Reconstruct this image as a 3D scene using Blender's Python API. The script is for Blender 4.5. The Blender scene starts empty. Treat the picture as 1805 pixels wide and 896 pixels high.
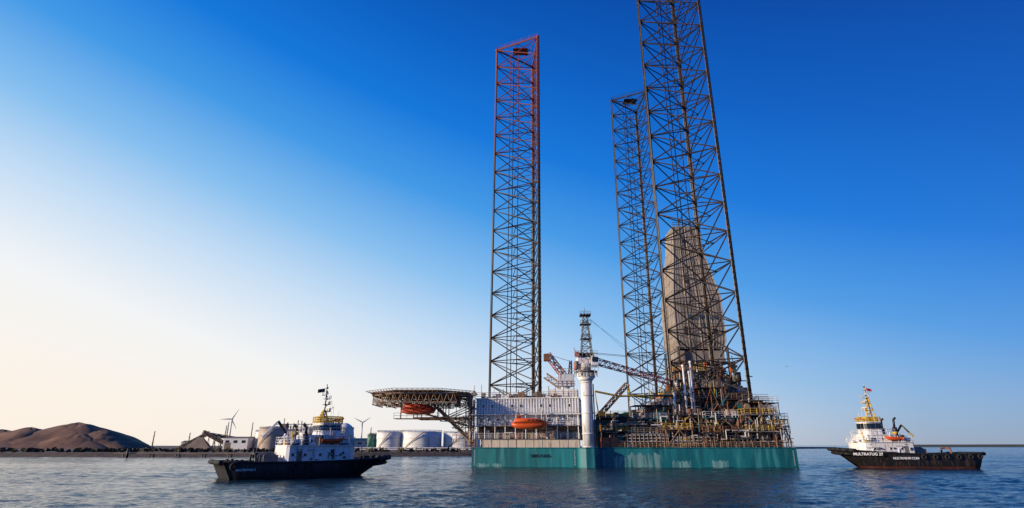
import bpy, math, random
import numpy as np
from mathutils import Vector, Matrix, noise
random.seed(7)
sc=bpy.context.scene
col=sc.collection
sc.view_settings.view_transform='Standard'
try: sc.view_settings.look='None'
except Exception: pass
sc.view_settings.exposure=0
R=math.radians
def s2l(c):
    return tuple(((x/255)/12.92 if x/255<=0.04045 else ((x/255+0.055)/1.055)**2.4) for x in c)+(1,)

# ------------------------------------------------------------ materials
MATS={}
def mat(name,c,rough=.6,metal=0,var=.25,scale=1.5,dirt=None,dirtamt=.0,streak=False,bump=0):
    if name in MATS: return MATS[name]
    m=bpy.data.materials.new(name); m.use_nodes=True
    nt=m.node_tree; n=nt.nodes; l=nt.links
    b=n['Principled BSDF']; b.inputs['Roughness'].default_value=rough; b.inputs['Metallic'].default_value=metal
    tc=n.new('ShaderNodeTexCoord'); mp=n.new('ShaderNodeMapping')
    l.new(tc.outputs['Object'],mp.inputs['Vector'])
    if streak: mp.inputs['Scale'].default_value=(1.6,1.6,.22)
    no=n.new('ShaderNodeTexNoise'); no.inputs['Scale'].default_value=scale; no.inputs['Detail'].default_value=6
    l.new(mp.outputs[0],no.inputs['Vector'])
    r=n.new('ShaderNodeValToRGB'); r.color_ramp.elements[0].position=.3; r.color_ramp.elements[1].position=.7
    d=[x*(1-var) for x in c]; e=[min(1,x*(1+var*.5)) for x in c]
    r.color_ramp.elements[0].color=(*d,1); r.color_ramp.elements[1].color=(*e,1)
    l.new(no.outputs['Fac'],r.inputs['Fac'])
    out=r.outputs['Color']
    if dirt:
        n2=n.new('ShaderNodeTexNoise'); n2.inputs['Scale'].default_value=scale*1.9; n2.inputs['Detail'].default_value=8
        l.new(mp.outputs[0],n2.inputs['Vector'])
        r2=n.new('ShaderNodeValToRGB'); r2.color_ramp.elements[0].position=.62-dirtamt; r2.color_ramp.elements[1].position=.72-dirtamt*.6
        l.new(n2.outputs['Fac'],r2.inputs['Fac'])
        mx=n.new('ShaderNodeMixRGB'); mx.inputs['Color2'].default_value=(*dirt,1)
        l.new(r2.outputs['Color'],mx.inputs['Fac']); l.new(out,mx.inputs['Color1']); out=mx.outputs[0]
    l.new(out,b.inputs['Base Color'])
    if bump:
        bp=n.new('ShaderNodeBump'); bp.inputs['Strength'].default_value=bump
        l.new(no.outputs['Fac'],bp.inputs['Height']); l.new(bp.outputs[0],b.inputs['Normal'])
    MATS[name]=m; return m

RUST=(.20,.08,.03)
white=mat('white_paint',(.80,.79,.77),.45,0,.12,1,(.40,.30,.20),.05,True)
cream=mat('cream_paint',(.58,.50,.40),.6,0,.2,1,(.30,.19,.12),.05,True)
tealm=mat('teal_hull_paint',(.006,.145,.165),.5,0,.4,.3,(.04,.24,.245),.10,True)
teald=mat('teal_deck_paint',(.008,.11,.13),.5,0,.3,.9)
dark=mat('dark_steel',(.04,.034,.03),.55,.1,.4,2,RUST,.05)
legm=mat('leg_steel',(.034,.026,.022),.5,.1,.4,.8,RUST,.04)
grey=mat('grey_steel',(.20,.19,.18),.5,.1,.3,1.5,RUST,.04)
beige=mat('beige_steel',(.36,.25,.16),.6,0,.4,1.5,RUST,.08)
rust=mat('rusty_steel',(.24,.10,.045),.7,0,.4,1.5)
brownr=mat('red_oxide_steel',(.55,.17,.13),.6,0,.25,1.5)
orange=mat('orange_gel_coat',(.70,.10,.012),.4,0,.15,2)
yellow=mat('yellow_paint',(.72,.46,.04),.5,0,.25,2,RUST,.02)
black=mat('black_hull_paint',(.012,.012,.014),.5,0,.4,1,(.07,.04,.028),.08,True)
rubber=mat('black_rubber',(.014,.014,.015),.8,0,.3,3)
redboot=mat('red_antifouling_paint',(.12,.028,.018),.6,0,.5,1.2,(.03,.02,.02),.12)
glass=mat('dark_window_glass',(.012,.018,.024),.12,0,.1,1)
derm=mat('derrick_cladding',(.34,.285,.235),.7,0,.25,.35,(.16,.135,.12),.10,True)
blue=mat('blue_lettering_paint',(.03,.07,.13),.5,0,.1,2)
whitel=mat('white_lettering_paint',(.80,.80,.80),.5,0,.05,2)
navyl=mat('dark_lettering_paint',(.004,.02,.03),.5,0,.05,2)
contm=mat('orange_container_paint',(.6,.14,.04),.55,0,.2,1,RUST,.03)
redm=mat('red_paint',(.5,.03,.02),.5,0,.2,1)

def grad_leg():
    m=bpy.data.materials.new('leg_steel_red_top'); m.use_nodes=True; nt=m.node_tree; n=nt.nodes; l=nt.links
    b=n['Principled BSDF']; b.inputs['Roughness'].default_value=.5
    tc=n.new('ShaderNodeTexCoord'); sp=n.new('ShaderNodeSeparateXYZ'); l.new(tc.outputs['Object'],sp.inputs[0])
    no=n.new('ShaderNodeTexNoise'); no.inputs['Scale'].default_value=.25; l.new(tc.outputs['Object'],no.inputs['Vector'])
    ma=n.new('ShaderNodeMath'); ma.operation='MULTIPLY_ADD'; ma.inputs[1].default_value=34; l.new(no.outputs['Fac'],ma.inputs[0]); l.new(sp.outputs['Z'],ma.inputs[2])
    mr=n.new('ShaderNodeMapRange'); mr.inputs['From Min'].default_value=92; mr.inputs['From Max'].default_value=158; l.new(ma.outputs[0],mr.inputs['Value'])
    mx=n.new('ShaderNodeMixRGB'); mx.inputs['Color1'].default_value=(.040,.028,.023,1); mx.inputs['Color2'].default_value=(.27,.05,.035,1)
    l.new(mr.outputs[0],mx.inputs['Fac']); l.new(mx.outputs[0],b.inputs['Base Color']); return m
legred=grad_leg()

# ------------------------------------------------------------ mesh builder
class MB:
    def __init__(s,mats,xf=None):
        s.v=[];s.f=[];s.mi=[];s.sm=[];s.mats=mats if isinstance(mats,list) else [mats]; s.xf=xf
    def V(s,p):
        p=Vector(p)
        if s.xf: p=s.xf@p
        s.v.append(p); return len(s.v)-1
    def poly(s,pts,mi=0,sm=False):
        s.f.append([s.V(p) for p in pts]); s.mi.append(mi); s.sm.append(sm)
    def F(s,idx,mi=0,sm=False): s.f.append(list(idx)); s.mi.append(mi); s.sm.append(sm)
    def box(s,x0,x1,y0,y1,z0,z1,mi=0):
        i=[s.V(p) for p in ((x0,y0,z0),(x1,y0,z0),(x1,y1,z0),(x0,y1,z0),(x0,y0,z1),(x1,y0,z1),(x1,y1,z1),(x0,y1,z1))]
        for q in ((0,3,2,1),(4,5,6,7),(0,1,5,4),(1,2,6,5),(2,3,7,6),(3,0,4,7)): s.F([i[k] for k in q],mi)
    def tube(s,p,q,r,n=5,mi=0,r2=None,cap=True):
        p=Vector(p);q=Vector(q); d=q-p
        if d.length<1e-5: return
        d.normalize(); a=Vector((0,0,1)) if abs(d.z)<.9 else Vector((1,0,0))
        u=d.cross(a).normalized(); w=d.cross(u); r2=r if r2 is None else r2
        A=[];B=[]
        for k in range(n):
            t=2*math.pi*k/n; o=u*math.cos(t)+w*math.sin(t)
            A.append(s.V(p+o*r)); B.append(s.V(q+o*r2))
        for k in range(n): s.F((A[k],B[k],B[(k+1)%n],A[(k+1)%n]),mi,n>6)
        if cap: s.F(A,mi); s.F(B[::-1],mi)
    def path(s,pts,r,n=5,mi=0):
        for a,b in zip(pts,pts[1:]): s.tube(a,b,r,n,mi)
    def prism(s,poly,z0,z1,mi=0,poly2=None,topmi=None):
        poly2=poly2 or poly; n=len(poly)
        A=[s.V((x,y,z0)) for x,y in poly]; B=[s.V((x,y,z1)) for x,y in poly2]
        for k in range(n): s.F((A[k],A[(k+1)%n],B[(k+1)%n],B[k]),mi)
        s.F(A[::-1],mi); s.F(B,mi if topmi is None else topmi)
    def rail(s,pts,h=1.1,sp=1.6,r=.035,mi=0,n=4,mids=2):
        for a,b in zip(pts,pts[1:]):
            a=Vector(a);b=Vector(b);L=(b-a).length; k=max(1,int(L/sp))
            for i in range(k+1):
                p=a.lerp(b,i/k); s.tube(p,p+Vector((0,0,h)),r,n,mi,cap=False)
            for m in range(1,mids+1):
                o=Vector((0,0,h*m/mids)); s.tube(a+o,b+o,r,n,mi,cap=False)
    def truss(s,p,q,w,h,nb,r=.06,mi=0,taper=1.0):
        p=Vector(p);q=Vector(q);d=(q-p).normalized(); a=Vector((0,0,1)) if abs(d.z)<.9 else Vector((0,1,0))
        u=d.cross(a).normalized(); v=u.cross(d)
        def c(t,i):
            k=1+(taper-1)*t
            o=[(-w,-h),(w,-h),(w,h),(-w,h)][i]; return p.lerp(q,t)+u*o[0]*k*.5+v*o[1]*k*.5
        for i in range(4): s.tube(c(0,i),c(1,i),r*1.3,5,mi)
        for b in range(nb):
            t0=b/nb;t1=(b+1)/nb
            for i in range(4):
                j=(i+1)%4
                s.tube(c(t0,i),c(t0,j),r,4,mi,cap=False)
                if b%2: s.tube(c(t0,i),c(t1,j),r,4,mi,cap=False)
                else: s.tube(c(t0,j),c(t1,i),r,4,mi,cap=False)
    def torus(s,c,R_,r,axis='y',n=14,k=6,mi=0):
        G=[]
        for i in range(n):
            a=2*math.pi*i/n; ring=[]
            for j in range(k):
                b=2*math.pi*j/k; x=(R_+r*math.cos(b)); y=r*math.sin(b)
                p={'y':(x*math.cos(a),y,x*math.sin(a)),'x':(y,x*math.cos(a),x*math.sin(a)),'z':(x*math.cos(a),x*math.sin(a),y)}[axis]
                ring.append(s.V((c[0]+p[0],c[1]+p[1],c[2]+p[2])))
            G.append(ring)
        for i in range(n):
            for j in range(k): s.F((G[i][j],G[(i+1)%n][j],G[(i+1)%n][(j+1)%k],G[i][(j+1)%k]),mi,True)
    def obj(s,name,parent=None,org=(0,0,0),label=None,**kw):
        me=bpy.data.meshes.new(name); o=Vector(org)
        me.from_pydata([p-o for p in s.v],[],s.f)
        for m in s.mats: me.materials.append(m)
        me.polygons.foreach_set('material_index',s.mi); me.polygons.foreach_set('use_smooth',s.sm)
        me.update()
        ob=bpy.data.objects.new(name,me); col.objects.link(ob)
        if parent: ob.parent=parent
        else: ob.location=o
        if label: ob['label']=label
        for k,v in kw.items(): ob[k]=v
        return ob
def empty(name,loc,label,category,rot=0,group=None):
    e=bpy.data.objects.new(name,None); col.objects.link(e); e.location=loc; e.rotation_euler[2]=rot
    e['label']=label; e['category']=category
    if group: e['group']=group
    return e
def text(body,name,parent,loc,xdir,size,m,org=(0,0,0),align='CENTER',sx=1,bold=0.0):
    cu=bpy.data.curves.new('t','FONT'); cu.body=body; cu.size=size; cu.align_x=align; cu.align_y='CENTER'; cu.extrude=.02; cu.offset=bold
    t=bpy.data.objects.new('t',cu); col.objects.link(t); bpy.context.view_layer.update()
    me=bpy.data.meshes.new_from_object(t.evaluated_get(bpy.context.evaluated_depsgraph_get()))
    bpy.data.objects.remove(t)
    x=Vector(xdir).normalized(); y=Vector((0,0,1)); z=x.cross(y).normalized()
    M=Matrix((x,y,z)).transposed().to_4x4()
    me.transform(Matrix.Diagonal((sx,1,1,1))); me.transform(Matrix.Translation(Vector(loc)-Vector(org))@M)
    me.materials.clear(); me.materials.append(m)
    for p in me.polygons: p.material_index=0
    ob=bpy.data.objects.new(name,me); col.objects.link(ob); ob.parent=parent; return ob

# ------------------------------------------------------------ camera
H=4.0
cd=bpy.data.cameras.new('camera'); cam=bpy.data.objects.new('camera',cd); col.objects.link(cam)
cam.location=(0,0,H); cam.rotation_euler=(R(90+18.68),0,0)
cd.sensor_width=36; cd.lens=997/1805*36; cd.clip_end=60000; cd.clip_start=.5
sc.camera=cam

# ------------------------------------------------------------ world
SUN_AZ=-109; SUN_EL=14
w=bpy.data.worlds.new('World'); sc.world=w; w.use_nodes=True
nt=w.node_tree; n=nt.nodes; l=nt.links
bg=n['Background']
tc=n.new('ShaderNodeTexCoord'); nrm=n.new('ShaderNodeVectorMath'); nrm.operation='NORMALIZE'; l.new(tc.outputs['Generated'],nrm.inputs[0])
sp=n.new('ShaderNodeSeparateXYZ'); l.new(nrm.outputs[0],sp.inputs[0])
def M(op,a,b=None,c=None,clamp=False):
    k=n.new('ShaderNodeMath'); k.operation=op; k.use_clamp=clamp
    for i,x in enumerate((a,b,c)):
        if x is None: continue
        if isinstance(x,(int,float)): k.inputs[i].default_value=x
        else: l.new(x,k.inputs[i])
    return k.outputs[0]
zc=M('MAXIMUM',sp.outputs['Z'],0.0)
el=M('MULTIPLY',M('ARCSINE',zc),57.2958)
dt=n.new('ShaderNodeVectorMath'); dt.operation='DOT_PRODUCT'; l.new(nrm.outputs[0],dt.inputs[0])
ga=R(-60); dt.inputs[1].default_value=(math.sin(ga)*.995,math.cos(ga)*.995,.087)
ang=M('MULTIPLY',M('ARCCOSINE',dt.outputs['Value']),57.2958)
t=M('DIVIDE',M('MULTIPLY_ADD',ang,.35,el),70.0,clamp=True)
rp=n.new('ShaderNodeValToRGB'); l.new(t,rp.inputs['Fac'])
stops=[(0,(254,246,236)),(12,(253,246,238)),(20,(243,246,249)),(28,(196,222,247)),(35,(134,192,241)),(43,(64,154,232)),(51,(12,120,220)),(60,(2,96,196)),(70,(0,72,166))]
e=rp.color_ramp.elements
while len(e)<len(stops): e.new(.5)
for i,(p,c) in enumerate(stops): e[i].position=p/70; e[i].color=s2l(c)
hz=M('POWER',2.718,M('MULTIPLY',el,-.20))
hz=M('MULTIPLY',hz,.92)
hr=n.new('ShaderNodeValToRGB'); l.new(M('DIVIDE',ang,120.0,clamp=True),hr.inputs['Fac'])
hs=[(0,(255,240,220)),(40,(251,240,228)),(65,(222,224,230)),(95,(158,168,186)),(120,(130,146,172))]
e=hr.color_ramp.elements
while len(e)<len(hs): e.new(.5)
for i,(p,c) in enumerate(hs): e[i].position=p/120; e[i].color=s2l(c)
mx=n.new('ShaderNodeMixRGB'); l.new(hz,mx.inputs['Fac']); l.new(rp.outputs[0],mx.inputs['Color1']); l.new(hr.outputs[0],mx.inputs['Color2'])
sky=n.new('ShaderNodeTexSky'); sky.sky_type='NISHITA'; sky.sun_disc=False; sky.sun_elevation=R(SUN_EL); sky.sun_rotation=R(SUN_AZ)
bg2=n.new('ShaderNodeBackground'); bg2.inputs['Strength'].default_value=.005; l.new(sky.outputs[0],bg2.inputs['Color'])
l.new(mx.outputs[0],bg.inputs['Color']); bg.inputs['Strength'].default_value=.97
ad=n.new('ShaderNodeAddShader'); l.new(bg.outputs[0],ad.inputs[0]); l.new(bg2.outputs[0],ad.inputs[1])
l.new(ad.outputs[0],n['World Output'].inputs['Surface'])
sd=bpy.data.lights.new('sun','SUN'); sd.energy=5.0; sd.angle=R(.5); sd.color=(1,.82,.62)
so=bpy.data.objects.new('sun',sd); col.objects.link(so)
sdir=Vector((math.sin(R(SUN_AZ))*math.cos(R(SUN_EL)),math.cos(R(SUN_AZ))*math.cos(R(SUN_EL)),math.sin(R(SUN_EL))))
so.rotation_euler=sdir.to_track_quat('Z','Y').to_euler(); so.location=(-100,-50,80)

# ------------------------------------------------------------ water: real wave surface in the harbour, flat beyond
def water_mat():
    m=bpy.data.materials.new('harbour_water'); m.use_nodes=True; nt=m.node_tree; n=nt.nodes; l=nt.links
    b=n['Principled BSDF']; b.inputs['Base Color'].default_value=(.010,.030,.042,1); b.inputs['Roughness'].default_value=.09; b.inputs['IOR'].default_value=1.33
    tc=n.new('ShaderNodeTexCoord')
    tot=None
    for sx,sy,scl,amp in ((.5,1.0,.30,.22),(.6,1,.9,.26),(.8,1,2.6,.12),(1,1,7,.03)):
        mp=n.new('ShaderNodeMapping'); mp.inputs['Scale'].default_value=(sx,sy,1); mp.inputs['Rotation'].default_value=(0,0,.25*scl)
        l.new(tc.outputs['Object'],mp.inputs['Vector'])
        no=n.new('ShaderNodeTexNoise'); no.inputs['Scale'].default_value=scl; no.inputs['Detail'].default_value=3; no.inputs['Roughness'].default_value=.55
        l.new(mp.outputs[0],no.inputs['Vector'])
        k=n.new('ShaderNodeMath'); k.operation='MULTIPLY_ADD'; k.inputs[1].default_value=amp
        l.new(no.outputs['Fac'],k.inputs[0])
        if tot is None: k.inputs[2].default_value=0
        else: l.new(tot,k.inputs[2])
        tot=k.outputs[0]
    gu=n.new('ShaderNodeTexNoise'); gu.inputs['Scale'].default_value=.035; gu.inputs['Detail'].default_value=4
    mp=n.new('ShaderNodeMapping'); mp.inputs['Scale'].default_value=(.35,1,1); l.new(tc.outputs['Object'],mp.inputs['Vector']); l.new(mp.outputs[0],gu.inputs['Vector'])
    mr=n.new('ShaderNodeMapRange'); mr.inputs['From Min'].default_value=.35; mr.inputs['From Max'].default_value=.65; mr.inputs['To Min'].default_value=.5; mr.inputs['To Max'].default_value=1.5; l.new(gu.outputs['Fac'],mr.inputs['Value'])
    bp=n.new('ShaderNodeBump'); bp.inputs['Strength'].default_value=1; l.new(mr.outputs[0],bp.inputs['Distance'])
    l.new(tot,bp.inputs['Height']); l.new(bp.outputs[0],b.inputs['Normal'])
    return m
def make_water():
    rng=np.random.default_rng(5)
    ys=[24.0]
    while ys[-1]<700: ys.append(ys[-1]*1.0050)
    ys=np.array(ys); nc=700
    a=np.linspace(-1.22,1.22,nc)
    Y=np.repeat(ys[:,None],nc,1); X=Y*a[None,:]
    Z=np.zeros_like(X); sp_=np.maximum(Y*.0050,Y*(2.44/nc))
    for i in range(90):
        lam=.6*(7/.6)**rng.random(); th=math.radians(68+rng.normal()*34); k=2*math.pi/lam
        amp=.0042*lam*(0.6+.8*rng.random())*(1 if lam<3.5 else .5)
        fade=np.clip((lam/sp_-2.2)/2.5,0,1)
        ph=k*(X*math.cos(th)+Y*math.sin(th))+rng.random()*6.283
        Z+=amp*fade*(np.sin(ph)+.25*np.sin(2*ph+1.57))
    G=.75+.45*np.sin(X*.045+2*np.sin(Y*.03))*np.sin(Y*.06+X*.013)
    Z*=G*np.clip((680-Y)/200,0,1)
    nr=len(ys); v=np.stack([X,Y,Z],-1).reshape(-1,3)
    idx=np.arange(nr*nc).reshape(nr,nc)
    q=np.stack([idx[:-1,:-1],idx[:-1,1:],idx[1:,1:],idx[1:,:-1]],-1).reshape(-1,4)
    base=len(v)
    v=np.concatenate([v,np.array([[-30000,-2000,-.45],[30000,-2000,-.45],[30000,40000,-.45],[-30000,40000,-.45]])])
    q=np.concatenate([q,np.array([[base,base+1,base+2,base+3]])])
    me=bpy.data.meshes.new('water'); me.vertices.add(len(v)); me.vertices.foreach_set('co',v.astype(np.float32).ravel())
    me.loops.add(q.size); me.loops.foreach_set('vertex_index',q.astype(np.int32).ravel())
    me.polygons.add(len(q)); me.polygons.foreach_set('loop_start',np.arange(0,q.size,4,dtype=np.int32))
    try: me.polygons.foreach_set('loop_total',np.full(len(q),4,dtype=np.int32))
    except Exception: pass
    me.polygons.foreach_set('use_smooth',np.ones(len(q),dtype=bool))
    me.update(calc_edges=True); me.validate()
    me.materials.append(water_mat()); ob=bpy.data.objects.new('water',me); col.objects.link(ob); ob['kind']='structure'
make_water()

# ------------------------------------------------------------ land
landm=mat('shore_soil',(.12,.085,.055),.9,0,.4,.05,(.06,.06,.03),.06)
stone=mat('revetment_stone',(.11,.08,.06),.9,0,.5,.8)
mb=MB([landm,stone])
shore=[(-1500,214),(-420,214),(-150,216),(-60,222),(-13,236),(60,330),(390,800),(478,880)]
bk=[(470,1100),(-2500,3500)]
mb.poly([(x,y+3,1.5) for x,y in shore]+[(x,y,1.5) for x,y in bk],0)
for (a,b) in zip(shore,shore[1:]):
    mb.poly([(a[0],a[1],-.5),(b[0],b[1],-.5),(b[0],b[1]+3,1.5),(a[0],a[1]+3,1.5)],1)
mb.obj('ground',kind='structure')
mb=MB(mat('dike_grass',(.07,.08,.05),.9,0,.3,.02))
pts=[(1040,1560),(1500,1500),(2600,1450)]
for a,b in zip(pts,pts[1:]):
    mb.poly([(a[0],a[1],-1),(b[0],b[1],-1),(b[0],b[1]+20,6.5),(a[0],a[1]+20,5.5)]); mb.poly([(a[0],a[1]+20,5.5),(b[0],b[1]+20,6.5),(b[0],b[1]+300,6.5),(a[0],a[1]+300,5.5)])
mb.obj('dike',kind='structure')
orem=mat('brown_ore',(.23,.12,.07),.95,0,.35,.12,(.13,.07,.045),.06,False,.5)
def heap(name,cx,cy,rx,ry,h,label,seed):
    mb=MB(orem); N=64;Mr=24
    rings=[]
    for i in range(Mr+1):
        t=i/Mr; ring=[]
        for k in range(N):
            a=2*math.pi*k/N
            nn=noise.noise(Vector((math.cos(a)*1.6+seed,math.sin(a)*1.6,t*1.6)))+.2*noise.noise(Vector((math.cos(a)*6+seed,math.sin(a)*6,t*7)))
            rr=(1-t)*(1+.2*nn)
            z=h*(1-(1-t)**1.3)*(1+.05*noise.noise(Vector((math.cos(a)*4+seed,t*6,math.sin(a)*4))))
            ring.append(mb.V((cx+rx*rr*math.cos(a),cy+ry*rr*math.sin(a),1.4+z)))
        rings.append(ring)
    for i in range(Mr):
        for k in range(N): mb.F((rings[i][k],rings[i][(k+1)%N],rings[i+1][(k+1)%N],rings[i+1][k]),0,True)
    o=mb.obj(name,None,(cx,cy,1.4),label); o['category']='ore heap'; o['group']='bulk heaps on the far quay'
for i,(cx,cy,rx,ry,h) in enumerate([(-367,500,70,45,20.5),(-430,500,60,42,15),(-398,490,50,38,16.5),(-338,490,40,30,14.5),(-350,478,40,24,12),(-470,520,60,42,14.5),(-415,470,50,22,9.5)]):
    heap('ore_heap',cx,cy,rx,ry,h,'large brown heap of bulk ore on the far quay' if i==0 else 'low brown heap of bulk ore on the quay',i*3.1)

# ------------------------------------------------------------ far industry
tankm=mat('tank_paint',(.78,.75,.70),.5,0,.1,.2,(.45,.38,.3),.02,True)
tankb=mat('tank_beige_paint',(.50,.39,.29),.6,0,.2,.2)
tankg=mat('tank_green_paint',(.05,.22,.15),.6,0,.2,.2)
shedm=mat('warehouse_cladding',(.50,.48,.46),.6,0,.15,.2)
farst=mat('weathered_structure',(.20,.145,.11),.7,0,.3,.3)
def tank(px_x,y,r,h,m,label,dome=.1,z0=1.5):
    mb=MB([m,farst]); n_=36
    prof=[(r,0),(r,h*.33),(r,h*.66),(r,h),(r*.7,h+h*dome*.55),(r*.35,h+h*dome*.9),(0.01,h+h*dome)]
    rings=[[mb.V((px_x+a*math.cos(2*math.pi*k/n_),y+a*math.sin(2*math.pi*k/n_),z0+b)) for k in range(n_)] for a,b in prof]
    for i in range(len(rings)-1):
        for k in range(n_): mb.F((rings[i][k],rings[i][(k+1)%n_],rings[i+1][(k+1)%n_],rings[i+1][k]),0,i<3)
    for zz in (.33,.66,1): mb.torus((px_x,y,z0+h*zz),r+.05,.14,'z',36,4,0)
    p=[(px_x+(r+.5)*math.cos(-2.4+i*.09),y+(r+.5)*math.sin(-2.4+i*.09),z0+h*i/12) for i in range(13)]
    mb.path(p,.22,4,1)
    pts=[(px_x+r*math.cos(2*math.pi*k/18),y+r*math.sin(2*math.pi*k/18),z0+h) for k in range(19)]
    mb.rail(pts,1.1,6,.07,1)
    o=mb.obj('storage_tank',None,(px_x,y,z0),label); o['category']='storage tank'; o['group']='storage tanks on the far shore'
tank(-72,350,7.3,9.6,tankm,'small white cylindrical storage tank on the shore')
tank(-53.5,352,11.8,9.8,tankm,'wide white cylindrical storage tank on the shore')
tank(-30,356,11,9.2,tankm,'wide white storage tank partly behind the rig')
tank(-155,385,8.5,12.6,tankb,'beige cylindrical tank with domed roof',.14)
tank(-139,404,5.5,10.5,tankm,'white tank standing beside a beige tank',.2)
tank(-113,400,6.0,13,tankm,'white domed tank behind the tug',.3)
tank(-168,400,4.5,11,tankm,'slim white tank beside the long grey shed',.25)
tank(-83,350,2.0,7.6,tankg,'narrow green silo beside the white tanks',.1)
tank(-85.5,365,2.2,8.5,tankg,'narrow green silo beside the white tanks',.1)
def shed(x0,x1,y0,y1,h,m,label,ridge=2,name='warehouse'):
    mb=MB([m,farst,glass])
    ym=(y0+y1)/2; z=1.5
    mb.box(x0,x1,y0,y1,z,z+h)
    mb.prism([(x0,y0-.3),(x1,y0-.3),(x1,y1+.3),(x0,y1+.3)],z+h,z+h+ridge,1,[(x0,ym-.2),(x1,ym-.2),(x1,ym+.2),(x0,ym+.2)])
    k=int((x1-x0)/5)
    for i in range(k):
        xx=x0+(i+.5)*(x1-x0)/k
        mb.box(xx-1.3,xx+1.3,y0-.05,y0,z+h*.55,z+h*.8,2)
    mb.box(x0+1,x0+5,y0-.08,y0,z,z+min(4.5,h*.6),1)
    o=mb.obj(name,None,((x0+x1)/2,ym,z),label); o['category']='industrial building'
shed(-189,-173,390,410,7,mat('white_cladding',(.75,.73,.7),.6,0,.1,.2),'low white industrial shed on the far quay',1)
shed(-180,-120,416,440,12,shedm,'long grey industrial shed with dark roof',1.5)
shed(-112,-92,390,410,5.5,shedm,'low grey shed near the storage tanks',1.5)
shed(-131,-121,380,392,12,farst,'tall brown transfer house',1.2)
shed(-222,-212,400,408,4.5,shedm,'small grey quay shed',1)
mb=MB([farst,shedm,grey])
for i in range(20):
    x=-180+i*2.6+random.uniform(-.5,.5); h=random.uniform(13,20)
    mb.tube((x,446,1.5),(x,446,1.5+h+3),random.uniform(.25,.6),6,random.choice([0,1,2]))
    if i%3==0: mb.box(x-1.5,x+2.5,444,450,1.5,1.5+h*.95,random.choice([0,1]))
for z in (15,17,19): mb.tube((-180,446,z),(-128,446,z),.3,5,0)
o=mb.obj('process_plant',None,(-155,446,1.5),'industrial plant with many thin stacks and pipes'); o['category']='industrial plant'
def conveyor(a,b,w_,label):
    mb=MB([farst,dark]); mb.truss(a,b,w_,w_,10,.16,0)
    a=Vector(a);b=Vector(b)
    mb.tube(a,b,w_*.3,4,1)
    for i in range(1,5):
        p=a.lerp(b,i/5)
        mb.tube((p.x-1,p.y,1.5),(p.x,p.y,p.z-w_/2),.2,4,0); mb.tube((p.x+1,p.y,1.5),(p.x,p.y,p.z-w_/2),.2,4,0)
    o=mb.obj('conveyor_gallery',None,(a.x,a.y,1.5),label); o['category']='conveyor'; o['group']='conveyors on the far quay'
conveyor((-222,400,2.5),(-204,400,12),2,'inclined conveyor rising from the quay')
conveyor((-205,402,11),(-185,402,8),2,'sloping conveyor gallery on trestles')
conveyor((-207,398,12.5),(-186,398,2.5),2,'inclined conveyor beside the shed')
mb=MB([farst,dark]); mb.prism([(-216,392),(-198,392),(-198,397),(-216,397)],1.5,9,0,[(-208,394),(-205,394),(-205,395),(-208,395)])
o=mb.obj('ore_hopper',None,(-207,394,1.5),'dark triangular loading hopper on the quay'); o['category']='hopper'
for x,y,h in ((-241,400,11),(-217,400,10),(-198,410,15),(-192,400,17),(-180,410,17),(-100,420,14)):
    mb=MB([farst,white]); mb.tube((x,y,1.5),(x,y,1.5+h),.45,8,0,.28); mb.tube((x,y,1.4+h),(x,y,2+h),.4,8,1)
    for zz in (.4,.75): mb.torus((x,y,1.5+h*zz),.6,.1,'z',10,4)
    o=mb.obj('chimney_stack',None,(x,y,1.5),'thin steel stack on the far quay'); o['category']='chimney'; o['group']='stacks on the far quay'
mb=MB([dark,farst])
for i in range(8):
    x=-136+i*9.2; mb.tube((x,210,-.5),(x,210,1.2),.22,6,1); mb.tube((x,212.5,-.5),(x,212.5,1.2),.22,6,1)
mb.box(-139,-71,209.5,213,1.2,1.5,1)
for x in (-134,-90): mb.tube((x,209,-.5),(x,209,3.0),.4,8,0)
o=mb.obj('jetty',None,(-105,210,0),'low timber jetty with mooring piles along the shore'); o['category']='jetty'
mb=MB([farst,tankm])
for i in range(11): mb.tube((-90+i*8,262,1.5),(-90+i*8,262,3.3),.25,5,0)
for z in (2.2,2.9): mb.tube((-95,262,z),(-8,262,z),.22,6,1)
o=mb.obj('pipeline',None,(-50,262,1.5),'raised pipeline running along the tank terminal'); o['category']='pipeline'
scrub=mat('shore_scrub',(.08,.065,.035),.95,0,.5,.5)
mb=MB(scrub)
for i in range(900):
    x=random.uniform(-430,-15); y=224+random.uniform(0,60)+(8 if x>-60 else 0); r=random.uniform(.5,1.3)
    c=Vector((x,y,1.5)); 
    for k in range(3):
        a=random.uniform(0,6.3); d=Vector((math.cos(a),math.sin(a),0))*r; mb.poly([c-d,c+d,c+d*.6+Vector((0,0,r*random.uniform(.7,1.5))),c-d*.5+Vector((0,0,r*random.uniform(.5,1.3)))])
mb.obj('scrub_vegetation',kind='stuff')
turbm=mat('turbine_white',(.5,.5,.52),.5,0,.05,1)
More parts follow.
